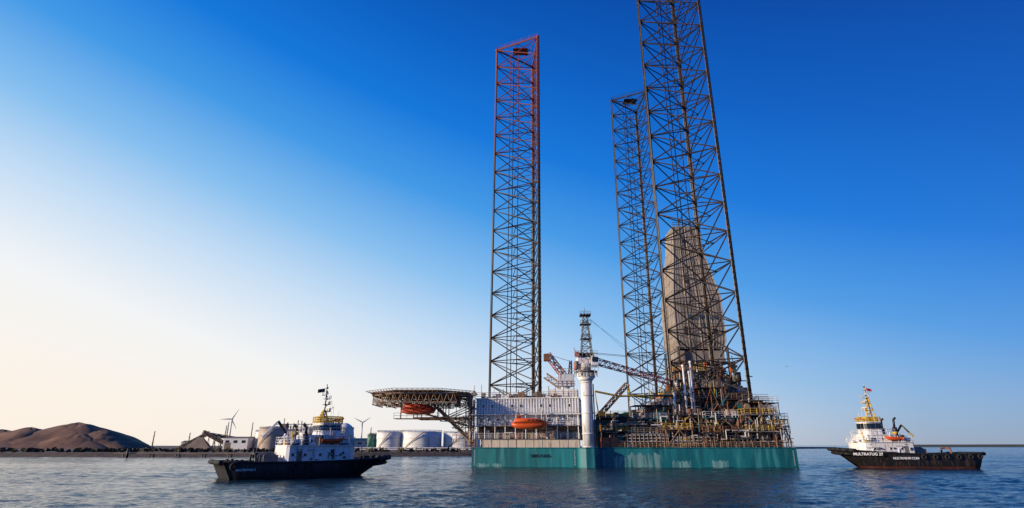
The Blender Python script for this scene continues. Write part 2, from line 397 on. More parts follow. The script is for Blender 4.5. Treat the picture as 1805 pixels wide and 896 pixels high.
def turbine(x,y,h,bl,ang0,yaw):
    e=empty('wind_turbine',(x,y,1.5),'white three-bladed wind turbine standing behind the shore','wind turbine',yaw,'wind turbines behind the shore')
    mb=MB(turbm); mb.tube((0,0,0),(0,0,h),2.0,16,0,1.1); mb.obj('tower',e)
    mb=MB(turbm); mb.prism([(-1.5,-3),(1.5,-3),(1.7,4),(-1.7,4)],h-.3,h+2.8,0,[(-1.2,-2.6),(1.2,-2.6),(1.3,3.6),(-1.3,3.6)]); mb.tube((0,-5,h+1.2),(0,-3,h+1.2),.5,10,0,1.4); mb.obj('nacelle',e)
    for k in range(3):
        a=ang0+k*2*math.pi/3; d=Vector((math.sin(a),0,math.cos(a))); p=Vector((math.cos(a),0,-math.sin(a))); c=Vector((0,-4,h+1.2))
        mb=MB(turbm); F=[]
        for tt,wd in ((0,.8),(.15,2.2),(.5,1.4),(1,.4)):
            q=c+d*bl*tt; F.append([mb.V(q-p*wd*.5+Vector((0,.2,0))),mb.V(q+Vector((0,-.25,0))),mb.V(q+p*wd+Vector((0,.1,0))),mb.V(q+Vector((0,.45,0)))])
        for A,B in zip(F,F[1:]):
            for j in range(4): mb.F((A[j],A[(j+1)%4],B[(j+1)%4],B[j]))
        mb.F(F[-1]); mb.obj('rotor_blade',e)
turbine(-713,1500,64,28,.5,.2)
turbine(-380,1500,56,24,1.0,.1)

# ------------------------------------------------------------ the rig
E0=Vector((22,140,0))
rig=empty('drilling_rig',E0,'teal-hulled jack-up drilling rig with three tall lattice legs afloat','drilling rig')
def P(mb,name,**k): return mb.obj(name,rig,E0,**k)
hullp=[(-8,119),(12.6,115.6),(13.0,113.9),(14.0,113.1),(15.6,113.1),(16.6,113.8),(17.0,115.4),(54.0,113.6),(56,118),(60,150),(60,214),(30,226),(-10.5,180)]
def lerp2(a,b,t): return (a[0]+(b[0]-a[0])*t,a[1]+(b[1]-a[1])*t)
mb=MB([tealm,grey]); mb.prism(hullp,-2,3.5,0,topmi=1)
n_=len(hullp)
for k in range(n_):
    a=Vector((*hullp[k],3.5)); b=Vector((*hullp[(k+1)%n_],3.5)); mb.tube(a,b,.1,5,0)
P(mb,'hull')
def facey(x): return 119+(x+8)/(20.6)*(115.6-119)
def facer(x): return 115.4-(x-17)*.04865
text('SIRIS FUNG','hull_lettering',rig,(5.6,facey(5.6)-.06,2.0),(20.6,-3.4,0),.8,navyl,E0,bold=.015)
chalk=mat('chalky_teal',(.18,.36,.35),.7,0,.4,.6,(.01,.16,.175),.18,True)
tealb=mat('faded_teal_plating',(.012,.19,.21),.5,0,.4,.4,(.008,.12,.14),.12,True)
def panel(x0,x1,z0,z1,m_,wob=.12,off=.012):
    f=facer if x0>15 else facey
    mb=MB([m_]); K=12
    top=[(x0+(x1-x0)*i/K,f(x0+(x1-x0)*i/K)-off,z1*(1+wob*math.sin(i*2.3+x0))) for i in range(K+1)]
    mb.poly([(x0,f(x0)-off,z0),(x1,f(x1)-off,z0)]+top[::-1]); P(mb,'weathered_plating')
for x0,x1,z1 in ((19.5,21.8,1.9),(21.9,28.4,2.4),(30.5,34,1.1),(38,41,1.2),(-7,-2,.6)): panel(x0,x1,-.2,z1,chalk,.18)
for x0,x1 in ((17.4,19.3),(21.9,27.4),(30.4,33),(35.8,40.6)): panel(x0,x1,-.3,3.36,tealb,0,.006)
for x0,x1 in ((-7.6,-3.2),(1.1,3.3),(8.2,12.3)): panel(x0,x1,-.3,3.36,tealb,0,.006)
for x,y in ((-7.4,facey(-7.4)-.06),(12.1,facey(12.1)-.06),(17.6,115.3),(53.3,113.55)):
    mb=MB([whitel,redm])
    for i in range(8): mb.box(x-.1,x+.1,y-.01,y+.005,.4+i*.35,.4+i*.35+.12)
    P(mb,'draught_marks',kind='stuff')
def leg(X,D,ztop,s,lean,mats,label=None,nb=20):
    ch=[(X-7*s,D),(X+7*s,D-7*s),(X+5.8*s,D+9.3*s)]
    cc=(sum(c[0] for c in ch)/3,sum(c[1] for c in ch)/3)
    def pt(i,z): return Vector((ch[i][0]+lean*z/136,ch[i][1],z))
    e=bpy.data.objects.new('leg',None); col.objects.link(e); e.parent=rig; e.location=Vector((cc[0],cc[1],0))-E0
    if label: e['label']=label
    org=Vector((cc[0],cc[1],0))
    for i in range(3):
        mc=MB(mats)
        mc.tube(pt(i,-1),pt(i,ztop),.34,8)
        d=Vector((ch[i][0]-cc[0],ch[i][1]-cc[1],0)).normalized(); pp=Vector((-d.y,d.x,0))
        for sg in (-1,1):
            a=pt(i,-1)+pp*sg*.44; b=pt(i,ztop)+pp*sg*.44; mc.tube(a,b,.12,4)
            z=2
            while z<ztop: 
                q=pt(i,z)+pp*sg*.55; mc.tube(q,q+Vector((0,0,.35)),.09,4); z+=1.4
        mc.tube(pt(i,ztop-.2),pt(i,ztop+.5),.5,8)
        mc.obj('chord',e,org)
    bz=ztop/nb; br=MB(mats)
    for b in range(nb+1):
        z=b*bz
        for i in range(3):
            j=(i+1)%3
            br.tube(pt(i,z),pt(j,z),.14,5,cap=False)
            if b<nb:
                z1=z+bz; br.tube(pt(i,z),pt(j,z1),.16,5,cap=False); br.tube(pt(j,z),pt(i,z1),.16,5,cap=False)
        m=[(pt(i,z)+pt((i+1)%3,z))/2 for i in range(3)]
        for i in range(3): br.tube(m[i],m[(i+1)%3],.11,4,cap=False)
    br.obj('bracing',e,org)
    for fx,fy in ((.28,.1),(.33,.16),(.45,.2)):
        pi=MB(mats)
        a=pt(0,3).lerp(pt(1,3),fx).lerp(pt(2,3),fy); b=pt(0,ztop-2).lerp(pt(1,ztop-2),fx).lerp(pt(2,ztop-2),fy)
        pi.tube(a,b,.13,5); pi.obj('riser_pipe',e,org)
    tp=MB(mats)
    for i in range(3):
        j=(i+1)%3
        tp.tube(pt(i,ztop+.2),pt(j,ztop+.2),.3,6); tp.rail([pt(i,ztop+.4),pt(j,ztop+.4)],1.2,3,.06)
    c=pt(0,ztop).lerp(pt(1,ztop),.45).lerp(pt(2,ztop),.3)
    tp.box(c.x-2.6,c.x+2.6,c.y-1.8,c.y+1.8,ztop-.1,ztop+.25)
    tp.tube(pt(0,ztop+.1),(c.x-2.6,c.y,ztop),.16,4); tp.tube(pt(1,ztop+.1),(c.x+2.6,c.y,ztop),.16,4)
    tp.obj('top_platform',e,org)
leg(.45,165,135,1,1.3,[legred],label='lattice leg with red upper section')
leg(46.5,200,138,.93,.8,[legm])
leg(41.8,126,142,1,0,[legm])
for X,D,s in ((.45,165,1),(46.5,200,.93),(41.8,126,1)):
    for cx,cy in ((X-7*s,D),(X+7*s,D-7*s),(X+5.8*s,D+9.3*s)):
        mb=MB([dark,beige,grey])
        for sg in (-1,1):
            mb.box(cx+sg*1.5-.55,cx+sg*1.5+.55,cy-.9,cy+.9,3.5,12.5,0)
            for i in range(5): mb.tube((cx+sg*1.5,cy-1.6,4.6+i*1.7),(cx+sg*1.5,cy-.9,4.6+i*1.7),.55,10,random.choice([1,2]))
        for z in (7,10,12.6): 
            mb.box(cx-2.6,cx+2.6,cy-2.3,cy-.95,z-.08,z+.05,2); mb.rail([(cx-2.6,cy-2.3,z),(cx+2.6,cy-2.3,z)],1.1,1.3,.04,1)
            mb.box(cx-2.6,cx+2.6,cy+.95,cy+2.3,z-.08,z+.05,2)
        P(mb,'jacking_tower')

# accommodation
AX=Matrix.Translation((-7.6,119.35,0))@Matrix.Rotation(-R(9.35),4,'Z')
mb=MB([cream,beige],AX)
mb.box(1.7,21,.12,3,3.5,5.1,0)
for i in range(12): mb.box(1.7+i*1.7,1.78+i*1.7,.06,.12,3.6,5.05,0)
P(mb,'deck_bulwark')
mb=MB([white,cream,beige,grey],AX)
mb.box(0.3,20.8,2.2,24,5.1,7.6,2)
mb.box(.2,21,.8,24,7.75,9.8,0)
mb.box(0,21,1.35,24,9.95,13.0,0)
x=.1
while x<20.9:
    mb.box(x,x+.24,1.02,1.35,10.15,12.95,0); x+=.56
x=.4
while x<20.8:
    mb.box(x,x+.08,.70,.8,7.8,9.75,0); x+=1.05
mb.box(-.4,21.2,-.2,24,7.6,7.75,3); mb.box(-.6,21.4,-.3,24,9.8,9.95,0); mb.box(-.2,21.2,.9,24.2,13.0,13.2,0); mb.box(-.3,21.2,-.1,3,5.1,5.2,3)
P(mb,'accommodation_block')
def window(x,y,z,w_=.7,h_=.7,xf=AX):
    m=MB([glass,white],xf); m.box(x-w_/2,x+w_/2,y-.03,y,z,z+h_,0)
    for a in ((x-w_/2-.07,x-w_/2,z-.07,z+h_+.07),(x+w_/2,x+w_/2+.07,z-.07,z+h_+.07),(x-w_/2,x+w_/2,z-.07,z),(x-w_/2,x+w_/2,z+h_,z+h_+.07)): m.box(a[0],a[1],y-.06,y,a[2],a[3],1)
    P(m,'window')
for x in (1.6,3.4,7.6,9.4,13.5,15.3,19.2): window(x,1.0,11.3,.45,.55)
for x in (1.3,3.0,4.7,15.2,16.9,18.6): window(x,.68,8.5,.6,.6)
for x in (2.5,5,7.5,10,12.5,15,17.5): window(x,2.2,6.1,.8,.7)
mb=MB([white,beige,rust],AX)
for z,y in ((5.2,-.05),(7.75,-.15),(9.95,-.25)): mb.rail([(-.3,y,z),(21.1,y,z)],1.05,1.2,.03,0,4,3)
mb.rail([(-.1,1.1,13.2),(21,1.1,13.2)],1.1,1.4,.04,1,4,3)
for i in range(11):
    x=.1+i*2.08; mb.tube((x,0,5.1),(x,0,9.85),.09,6,0)
P(mb,'handrail')
mb=MB([rust,beige,grey,white],AX)
for i in range(46):
    x=random.uniform(.3,20.5); z=random.uniform(5.3,7.3)
    r=random.random()
    if r<.4: mb.tube((x,1.9,z),(x+random.uniform(.6,3.5),1.9,z),random.uniform(.05,.11),6,random.randint(0,3))
    elif r<.7: mb.tube((x,2.0,5.2),(x,2.0,7.6),random.uniform(.05,.12),6,random.randint(0,3))
    else: mb.box(x,x+random.uniform(.4,1),1.5,2.15,5.2,5.2+random.uniform(.5,1.6),random.randint(0,3))
for i in range(10):
    x=random.uniform(0,20); mb.tube((x,.6,7.8),(x,.6,9.8),.06,5,random.choice([0,1,3]))
for i in range(6): mb.box(3+i*2.7,3.5+i*2.7,.1,.6,7.8,8.7,random.choice([0,1,3]))
P(mb,'wall_piping',kind='stuff')
mb=MB([white,grey,beige,dark,rust],AX)
for i in range(24):
    x=random.uniform(.5,20); h=random.uniform(.4,1.4); y=random.uniform(1.6,8); mb.box(x,x+random.uniform(.5,1.6),y,y+1.2,13.2,13.2+h,random.randint(0,4))
for i in range(22):
    x=random.uniform(.5,20.5); y=random.uniform(1.4,5); mb.tube((x,y,13.2),(x,y,13.2+random.uniform(1,3.2)),random.uniform(.03,.09),5,random.randint(0,4))
mb.box(14.5,20.5,7,13,13.2,15.4,0)
P(mb,'roof_equipment',kind='stuff')
mb=MB([beige,rust,white],AX)
for x in (-1.9,0):
    for y in (.2,2.8): mb.tube((x,y,3.5),(x,y,12.8),.1,5)
for i in range(5):
    z=3.6+i*1.85; s=i%2; mb.box(-1.9,0,.2,2.8,z,z+.06,1)
    a=(-1.8,.3,z) if s else (-.1,.3,z); b=(-.1,.3,z+1.85) if s else (-1.8,.3,z+1.85)
    mb.tube(a,b,.1,4); mb.rail([a,b],.95,.7,.03); mb.rail([(-1.9,.2,z),(0,.2,z)],1,.9,.03)
P(mb,'stair_tower')

# helideck
HC=(-18.7,123); HR=10.7; HZ=14.3
def oc(r,k,n=8,off=.3927): a=off+2*math.pi*k/n; return (HC[0]+r*math.cos(a),HC[1]+r*math.sin(a))
mb=MB([beige,grey]); mb.prism([oc(HR,k) for k in range(8)],HZ-.2,HZ,0)
P(mb,'helideck')
mb=MB([beige,rust,dark])
for k in range(8):
    a=oc(HR,k);b=oc(HR,k+1); a2=oc(HR+1.4,k); b2=oc(HR+1.4,k+1)
    mb.tube((*a,HZ-.7),(*b,HZ-.7),.10,5); mb.tube((*a,HZ-.1),(*b,HZ-.1),.12,5)
    mb.tube((*a2,HZ+.15),(*b2,HZ+.15),.05,4)
    for i in range(9):
        p=lerp2(a,b,i/9);q=lerp2(a2,b2,i/9); mb.tube((*p,HZ-.4),(*q,HZ+.15),.04,4); mb.tube((*p,HZ-.7),(*p,HZ-.1),.05,4)
        q2=lerp2(a2,b2,(i+1)/9); mb.tube((*p,HZ-.2),(*q2,HZ+.15),.03,3)
P(mb,'safety_net')
mb=MB([beige,rust,dark])
for i in range(-4,5):
    x=HC[0]+i*2.4; hw=min(HR*.95,math.sqrt(max(0,HR**2-(i*2.4)**2))+.3)
    zb=HZ-2.5
    mb.tube((x,HC[1]-hw,HZ-.6),(x,HC[1]+hw,HZ-.6),.13,5,1)
    mb.tube((x,HC[1]-hw*.95,zb),(x,HC[1]+hw*.95,zb),.10,5,i%2)
    K=8
    for k in range(K):
        y0=HC[1]-hw*.95+2*hw*.95*k/K; y1=HC[1]-hw*.95+2*hw*.95*(k+1)/K
        mb.tube((x,y0,zb),(x,(y0+y1)/2,HZ-.6),.06,4,0); mb.tube((x,(y0+y1)/2,HZ-.6),(x,y1,zb),.06,4,1)
for j in (-9.8,-4.5,0,4.5,9):
    y=HC[1]+j; hw=math.sqrt(HR**2-min(j*j,90))*.97+(3.2 if abs(j)>9 else 0)
    mb.tube((HC[0]-hw,y,HZ-.6),(HC[0]+hw,y,HZ-.6),.13,5,0); mb.tube((HC[0]-hw+.6,y,HZ-2.4),(HC[0]+hw,y,HZ-2.4),.11,5,0)
    K=12
    for k in range(K):
        x0=HC[0]-hw+.6+(2*hw-.6)*k/K; x1=HC[0]-hw+.6+(2*hw-.6)*(k+1)/K
        mb.tube((x0,y,HZ-2.4),((x0+x1)/2,y,HZ-.6),.06,4,0); mb.tube(((x0+x1)/2,y,HZ-.6),(x1,y,HZ-2.4),.06,4,1)
for i in range(30):
    x=HC[0]+random.uniform(-8,9); y=HC[1]+random.uniform(-9.5,0); mb.tube((x,y,HZ-random.uniform(.7,2.4)),(x+random.uniform(.8,3),y,HZ-random.uniform(.7,2.6)),.05,4,random.choice([0,1,2]))
for y in (119.4,124,130):
    mb.tube((-24,y,HZ-2.5),(-8,y+.5,7.5),.17,6,0); mb.tube((-16,y,HZ-2.6),(-8,y+.5,4.2),.19,6,0); mb.tube((-8.5,y,4),(-8.5,y,HZ-.6),.18,6,0)
    mb.tube((-20,y,HZ-5),(-8.5,y,HZ-5),.12,5,0); mb.tube((-20,y,HZ-5),(-20,y,HZ-2.5),.12,5,0); mb.tube((-14,y,HZ-5),(-14,y,HZ-2.5),.11,5,0)
    mb.tube((-14,y,HZ-5),(-8.5,y,HZ-2.6),.1,5,0); mb.tube((-12,y,7.2),(-8.5,y,HZ-5),.1,5,0)
mb.tube((-20,119.4,HZ-5),(-20,130,HZ-5),.13,5); mb.tube((-14,119.4,HZ-5),(-14,130,HZ-5),.13,5)
P(mb,'helideck_truss')
mb=MB([beige,rust]); 
mb.box(-23.6,-14.5,117.2,120.4,9.0,9.1,1); mb.rail([(-23.6,117.2,9.1),(-14.5,117.2,9.1)],1,1.2,.035,0)
for x in (-22.8,-15.2):
    mb.tube((x,120.4,9.1),(x,120.4,13.8),.13,5); mb.tube((x,120.4,13.0),(x,117.6,13.0),.13,5); mb.tube((x,118.8,13.0),(x,118.8,12.2),.05,4)
mb.truss((-14.5,118.8,9.0),(-8.5,119.5,8.8),.8,.8,5,.05,0)
P(mb,'lifeboat_platform')
mb=MB([beige,rust,white])
for i in range(40):
    x=random.uniform(-13,-7.5); z=random.uniform(4,13.5); y=random.uniform(119,123)
    if random.random()<.5: mb.tube((x,y,z),(x,y,z+random.uniform(1,3)),.06,4,random.randint(0,2))
    else: mb.tube((x,y,z),(min(-7.4,x+random.uniform(1,4)),y,z+random.choice([0,0,1])),.06,4,random.randint(0,2))
P(mb,'access_scaffold',kind='stuff')

def lifeboat(x,y,z,L,label,m_=orange):
    e=empty('lifeboat',(x,y,z),label,'lifeboat',0,'lifeboats on the rig')
    def loft(sec,mm,name):
        mb=MB(mm); rings=[]
        for (xx,hw,zb,zt) in sec:
            ring=[]
            for k in range(12):
                a=2*math.pi*k/12; c=math.cos(a);s_=math.sin(a)
                ring.append(mb.V((xx,hw*math.copysign(abs(c)**.7,c),(zt+zb)/2+(zt-zb)/2*math.copysign(abs(s_)**.75,s_))))
            rings.append(ring)
        for A,B in zip(rings,rings[1:]):
            for k in range(12): mb.F((A[k],A[(k+1)%12],B[(k+1)%12],B[k]),0,True)
        mb.F(rings[0][::-1]); mb.F(rings[-1]); mb.obj(name,e)
    h=L/2
    loft([(-h,.15,.9,1.2),(-h*.9,.75,.45,1.3),(-h*.6,1.2,.1,1.3),(0,1.35,0,1.3),(h*.6,1.2,.1,1.32),(h*.88,.7,.4,1.4),(h,.12,1.0,1.45)],[m_],'hull')
    loft([(-h*.88,.5,1.15,1.5),(-h*.78,.9,1.1,2.0),(-h*.2,1.15,1.1,2.15),(h*.5,1.05,1.1,2.1),(h*.85,.5,1.2,1.6)],[m_],'canopy')
    mb=MB([m_,glass]); mb.prism([(-h*.72,-.6),(-h*.4,-.6),(-h*.4,.6),(-h*.72,.6)],2.0,2.6,0,[(-h*.68,-.45),(-h*.45,-.45),(-h*.45,.45),(-h*.68,.45)])
    mb.box(-h*.66,-h*.47,-.58,-.5,2.15,2.42,1); mb.obj('steering_cupola',e)
    mb=MB([glass]); 
    for i in range(4): mb.box(-h*.1+i*.75,-h*.1+i*.75+.3,-1.16,-1.05,1.6,1.8)
    mb.obj('porthole_row',e)
    mb=MB([rubber]); mb.tube((-h*.85,-.98,1.22),(-h*.4,-1.3,1.22),.06,5); mb.tube((-h*.4,-1.3,1.22),(h*.4,-1.33,1.24),.06,5); mb.tube((h*.4,-1.33,1.24),(h*.86,-.85,1.32),.06,5); mb.obj('rubbing_strake',e)
    for xx in (-h*.7,h*.7):
        mb=MB([dark]); mb.tube((xx,0,1.6),(xx,0,3.2),.05,5); mb.obj('lifting_hook',e)
lifeboat(3.4,114.7,6.9,7.2,'orange enclosed lifeboat hanging on davits beside white quarters')
lifeboat(-19.0,118.8,9.8,7.2,'orange enclosed lifeboat hanging under the helideck',mat('dull_orange_gel_coat',(.5,.06,.02),.5,0,.2,2))
for x in (.9,5.9): 
    mb=MB([white,beige])
    mb.tube((x,117,10.4),(x,114.7,10.4),.13,5); mb.tube((x,117,8.0),(x,115.4,10.4),.1,5)
    P(mb,'davit')

# main crane
CX,CY=14.75,114.75
mb=MB([white,grey]); mb.tube((CX,CY,3.5),(CX,CY,16),1.12,28,0)
for z in (3.6,6,9.9,13.2,15.7): mb.tube((CX,CY,z),(CX,CY,z+.18),1.22,28,0)
mb.tube((CX+1.25,CY-.4,3.5),(CX+1.25,CY-.4,15.5),.09,5,1); mb.tube((CX+1.4,CY-.1,3.5),(CX+1.4,CY-.1,15.5),.06,5,1)
P(mb,'crane_pedestal')
mb=MB([white,grey,glass,dark,brownr])
mb.tube((CX,CY,16),(CX,CY,16.8),1.15,20,0,1.8); mb.tube((CX,CY,16.8),(CX,CY,17.8),1.8,24,0); mb.tube((CX,CY,17.8),(CX,CY,18.0),2.3,24,1)
mb.tube((CX-.2,CY,18),(CX-.2,CY,19.6),1.35,24,0,1.2)
mb.box(CX-1.6,CX+.9,CY-1.1,CY+1.8,19.4,20.7,0); mb.prism([(CX+1.0,CY-1.9),(CX+2.3,CY-1.9),(CX+2.3,CY-.2),(CX+1.0,CY-.2)],18.9,20.9,0,[(CX+1.0,CY-1.6),(CX+2.2,CY-1.6),(CX+2.2,CY-.2),(CX+1.0,CY-.2)]); mb.box(CX+1.15,CX+2.35,CY-1.95,CY-.35,19.7,20.6,2)
mb.box(CX-1.2,CX+1.6,CY-.9,CY+1.2,20.7,21.6,3)
mb.box(CX-2.3,CX-1.7,CY-1.0,CY+.8,18.3,19.8,4); mb.box(CX-2.2,CX-1.3,CY-1.5,CY-.5,20.8,21.7,4); mb.tube((CX-1.9,CY-.9,18.3),(CX-1.9,CY-.9,19.9),.35,10,1)
for a in range(12):
    q=(CX+2.3*math.cos(a*.5236),CY+2.3*math.sin(a*.5236),16.9); q2=(CX+2.3*math.cos((a+1)*.5236),CY+2.3*math.sin((a+1)*.5236),16.9); mb.rail([q,q2],1.1,1.2,.035,1)
for z in (16.9,18.0,20.8): mb.rail([(CX-2.3,CY-1.9,z),(CX+2.3,CY-1.9,z)],1.0,.7,.035,random.choice([0,1]))
for i in range(14):
    x=CX+random.uniform(-1.9,1.9); z=random.uniform(16.8,21.5); mb.tube((x,CY-1.7,z),(x+random.uniform(-.8,.8),CY-1.6,z+random.uniform(.5,1.4)),.06,4,random.randint(0,4))
mb.tube((CX+.6,CY-1.1,6),(CX+.6,CY-1.25,16),.06,5,1)
P(mb,'crane_cab')
mb=MB([dark,grey,white])
def tp(z): return 1.05-(z-21.5)/8*.65
for i,(sx,sy) in enumerate(((-1,-1),(1,-1),(1,1),(-1,1))):
    mb.tube((CX+.3+sx*tp(21.5),CY+sy*tp(21.5),21.5),(CX+.3+sx*tp(29.3),CY+sy*tp(29.3),29.3),.11,5,1)
for b in range(6):
    z0=21.5+b*1.3; z1=z0+1.3; cs=((-1,-1),(1,-1),(1,1),(-1,1))
    for i in range(4):
        a=cs[i];c=cs[(i+1)%4]
        mb.tube((CX+.3+a[0]*tp(z0),CY+a[1]*tp(z0),z0),(CX+.3+c[0]*tp(z1),CY+c[1]*tp(z1),z1),.07,4,1)
        mb.tube((CX+.3+a[0]*tp(z0),CY+a[1]*tp(z0),z0),(CX+.3+c[0]*tp(z0),CY+c[1]*tp(z0),z0),.07,4,1)
for z in (24.4,27.4,29.3):
    mb.box(CX-.8,CX+1.4,CY-.9,CY+.9,z,z+.15,0); mb.rail([(CX-.8,CY-.9,z),(CX+1.4,CY-.9,z)],.8,.7,.035,0)
for x in (-.5,.1,.7,1.2): mb.tube((CX+x,CY-.6,29.4),(CX+x,CY+.6,29.4),.28,10,0)
mb.tube((CX+.3,CY,29.3),(CX+.3,CY,31),.05,4,0)
P(mb,'crane_mast')
mb=MB([brownr,dark,beige])
mb.truss((CX+1.6,CY+.4,20.2),(34.5,126,17.0),1.2,1.2,17,.06,0,.75)
mb.tube((CX+.3,CY,29.2),(34.4,126,17.8),.03,4,1); mb.tube((CX+.8,CY,29.2),(30,123,18.6),.03,4,1); mb.tube((CX+1,CY+.3,21.6),(40,130,22),.04,4,1); mb.tube((CX+1,CY+.6,21.9),(40,132,22.5),.04,4,1)
P(mb,'crane_boom')
mb=MB([rust,beige,white,brownr]); bx,by=9.4,135
mb.tube((bx+3.0,by,3.5),(bx+3.0,by,17),1.1,14,2); mb.box(bx+1.2,bx+5,by-1.5,by+1.5,17,19.6,2)
mb.truss((bx+4,by,17.8),(bx-1.2,by-2,24.2),1.3,1.3,6,.09,3,.9); mb.truss((bx+3.5,by,16),(bx-1.6,by,19.5),1.2,1.2,5,.09,1)
mb.truss((bx+4.2,by,19),(bx+4.5,by,23),.9,.9,3,.08,1,.5); mb.tube((bx-1.2,by-2,24.2),(bx+4.5,by,22.8),.05,4,0)
mb.box(bx-2,bx-.6,by-2.8,by-1.2,22.6,24.2,0)
for z in (17,19.8): mb.rail([(bx+1,by-1.6,z),(bx+5.1,by-1.6,z)],1.1,1,.05,1)
P(mb,'deck_crane')
mb=MB([yellow,rust])
mb.truss((17.6,119,9.6),(24.2,121,16.2),.8,.8,8,.08,1); mb.path([(24.2,121,16.2),(24.6,121,13.8),(30,122,13.3)],.2,6,0); mb.tube((17.6,119,9.6),(17.0,119,14.5),.12,5,0); mb.path([(17,119,14.5),(22,120,13.6),(30,122,13.9)],.22,6,0)
P(mb,'knuckle_crane')

# derrick: clad tower, straight lower body then tapering, flat capped top
sec=[(27.5,43.3,54.6,145.6,157),(29.5,42.5,55.1,145,157.6),(41,42.6,55.0,145.0,157.5),(56.5,44.6,52.0,147.2,155.2),(62,44.9,51.5,147.6,154.8)]
mb=MB([derm,dark,grey]); prev=None
for (z,x0,x1,y0,y1) in sec:
    q=[mb.V((x0,y0,z)),mb.V((x1,y0,z)),mb.V((x1,y1,z)),mb.V((x0,y1,z))]
    if prev:
        for k in range(4): mb.F((prev[k],prev[(k+1)%4],q[(k+1)%4],q[k]))
    prev=q
mb.F(prev,0)
def at(z):
    for a,b in zip(sec,sec[1:]):
        if a[0]<=z<=b[0]:
            t=(z-a[0])/(b[0]-a[0]); return [a[i]+(b[i]-a[i])*t for i in range(1,5)]
for i in range(12):
    z=28+i*3.0
    if z>62: break
    x0,x1,y0,y1=at(z); mb.tube((x0-.05,y0-.06,z),(x1+.05,y0-.06,z),.13,4); mb.tube((x0-.06,y0,z),(x0-.06,y1,z),.13,4)
for a,b in zip(sec,sec[1:]):
    for i in range(17):
        t=i/16; mb.tube((a[1]+(a[2]-a[1])*t,a[3]-.03,a[0]),(b[1]+(b[2]-b[1])*t,b[3]-.03,b[0]),.05 if i%4 else .12,4)
        mb.tube((a[1]-.03,a[3]+(a[4]-a[3])*t,a[0]),(b[1]-.03,b[3]+(b[4]-b[3])*t,b[0]),.05 if i%4 else .12,4)
for (x,z,w_,h) in ((44.5,31,1.6,2.2),(51,31,2,1.6),(46,45,1.2,1.8),(50.5,48,1.2,1.4),(47,57,1.0,1.2)):
    y0=at(z)[2]; y1_=at(z+h)[2]; mb.poly([(x,y0-.1,z),(x+w_,y0-.1,z),(x+w_,y1_-.1,z+h),(x,y1_-.1,z+h)],1)
P(mb,'derrick')
mb=MB([dark,derm,grey])
for x,y in ((42.5,145),(55.1,145),(55.1,157.6),(42.5,157.6)): mb.tube((x,y,13),(x,y,28),.35,6,0)
mb.rail([(44.9,147.6,62),(51.5,147.6,62),(51.5,154.8,62)],1.2,1,.07,0); mb.box(46.5,50.5,149.5,153,62,62.8,2); mb.tube((48,151,62),(48,151,66),.08,4,0)
for z in (17,20.5,24): 
    for a,b in (((42.5,145),(55.1,145)),((42.5,145),(42.5,157.6)),((55.1,145),(55.1,157.6))): mb.tube((*a,z),(*b,z),.2,5,0)
for z0 in (13,17,20.5):
    mb.tube((42.5,145,z0),(48.8,145,z0+3.6),.16,5,0); mb.tube((55.1,145,z0),(48.8,145,z0+3.6),.16,5,0)
mb.box(43,54.6,146,156.6,23.6,27.1,1); mb.box(43.4,54.2,147,156,13.4,23.5,0)
mb.box(47.5,56.5,143.6,145.6,14.5,19.5,2)
P(mb,'derrick_base')
text('ROWAN','derrick_lettering',rig,(49.6,144.8,35.6),(1,0,0),1.9,blue,E0,bold=.03)
text('INC.','derrick_lettering',rig,(50.6,144.8,33.6),(1,0,0),1.5,blue,E0,bold=.03)

mb=MB([beige,dark,teald,grey,white])
mb.box(38,58,143,162,12.4,13.4,1); mb.box(30,62,146,149,8.5,12.4,1); mb.box(30,62,157,160,8.5,12.4,2)
for x in (38,43,48,53,58):
    mb.tube((x,143,3.5),(x,143,13),.35,6,1); mb.tube((x,143,6),(x+4,143,12.4),.15,5,0)
mb.box(50,58,142.6,144,13.4,17.5,2); mb.box(37,42,142.6,144,13.4,16.5,3); mb.box(34,38,140,146,10,14,3)
mb.rail([(38,142.9,13.4),(58,142.9,13.4)],1.2,1.2,.05,0)
P(mb,'cantilever')
def platform(mb,x0,x1,y0,y1,z,zb,bm,pm,rm,r=.09):
    mb.box(x0,x1,y0,y1,z-.15,z,pm)
    for x in (x0+.15,x1-.15,(x0+x1)/2):
        for y in (y0+.15,y1-.15): mb.tube((x,y,zb),(x,y,z-.15),r,5,bm)
    mb.tube((x0,y0,zb),((x0+x1)/2,y0,z-.15),r*.7,4,bm)
    mb.tube((x1,y0,zb),((x0+x1)/2,y0,z-.15),r*.7,4,bm)
    mb.rail([(x0,y0,z),(x1,y0,z)],1.1,1.1,.035,rm,4,3); mb.rail([(x0,y0,z),(x0,y1,z)],1.1,1.3,.035,rm); mb.rail([(x1,y0,z),(x1,y1,z)],1.1,1.3,.035,rm)
cl=[beige,rust,teald,grey,white,dark,cream,yellow,contm]
specs=[(17.5,23,117,121,6.6,3.5),(17.5,24,118,123,9.4,6.6),(23.5,29.5,116.2,121,6.2,3.5),(24.5,31,118,122,9.0,6.2),(25,33,119,124,11.8,9),(30,35.5,116,120,7.0,3.5),(29.5,34.5,121,125,14,9),
 (33,38,117.5,122,9.8,7),(37.2,44,115.3,117.5,6.4,3.5),(38,44.5,115.5,118.5,9.2,6.4),(39,44,121,126,15.5,9),(45.5,51,115,118.2,6.6,3.5),(46,52,116,121,9.8,6.6),(44,49.5,119.5,124,13,9.8),(50,54,118,124,12.2,9.6),(51,54.6,116.2,120,7.6,3.5),(33.5,41,124,130,12.8,8),(47,56,124,132,11,3.5),(53.3,55.4,118,124,9,3.5),
 (36,42,128,134,18,12.8),(43,50,128,134,16.5,11),(38,46,134,139,20.5,12)]
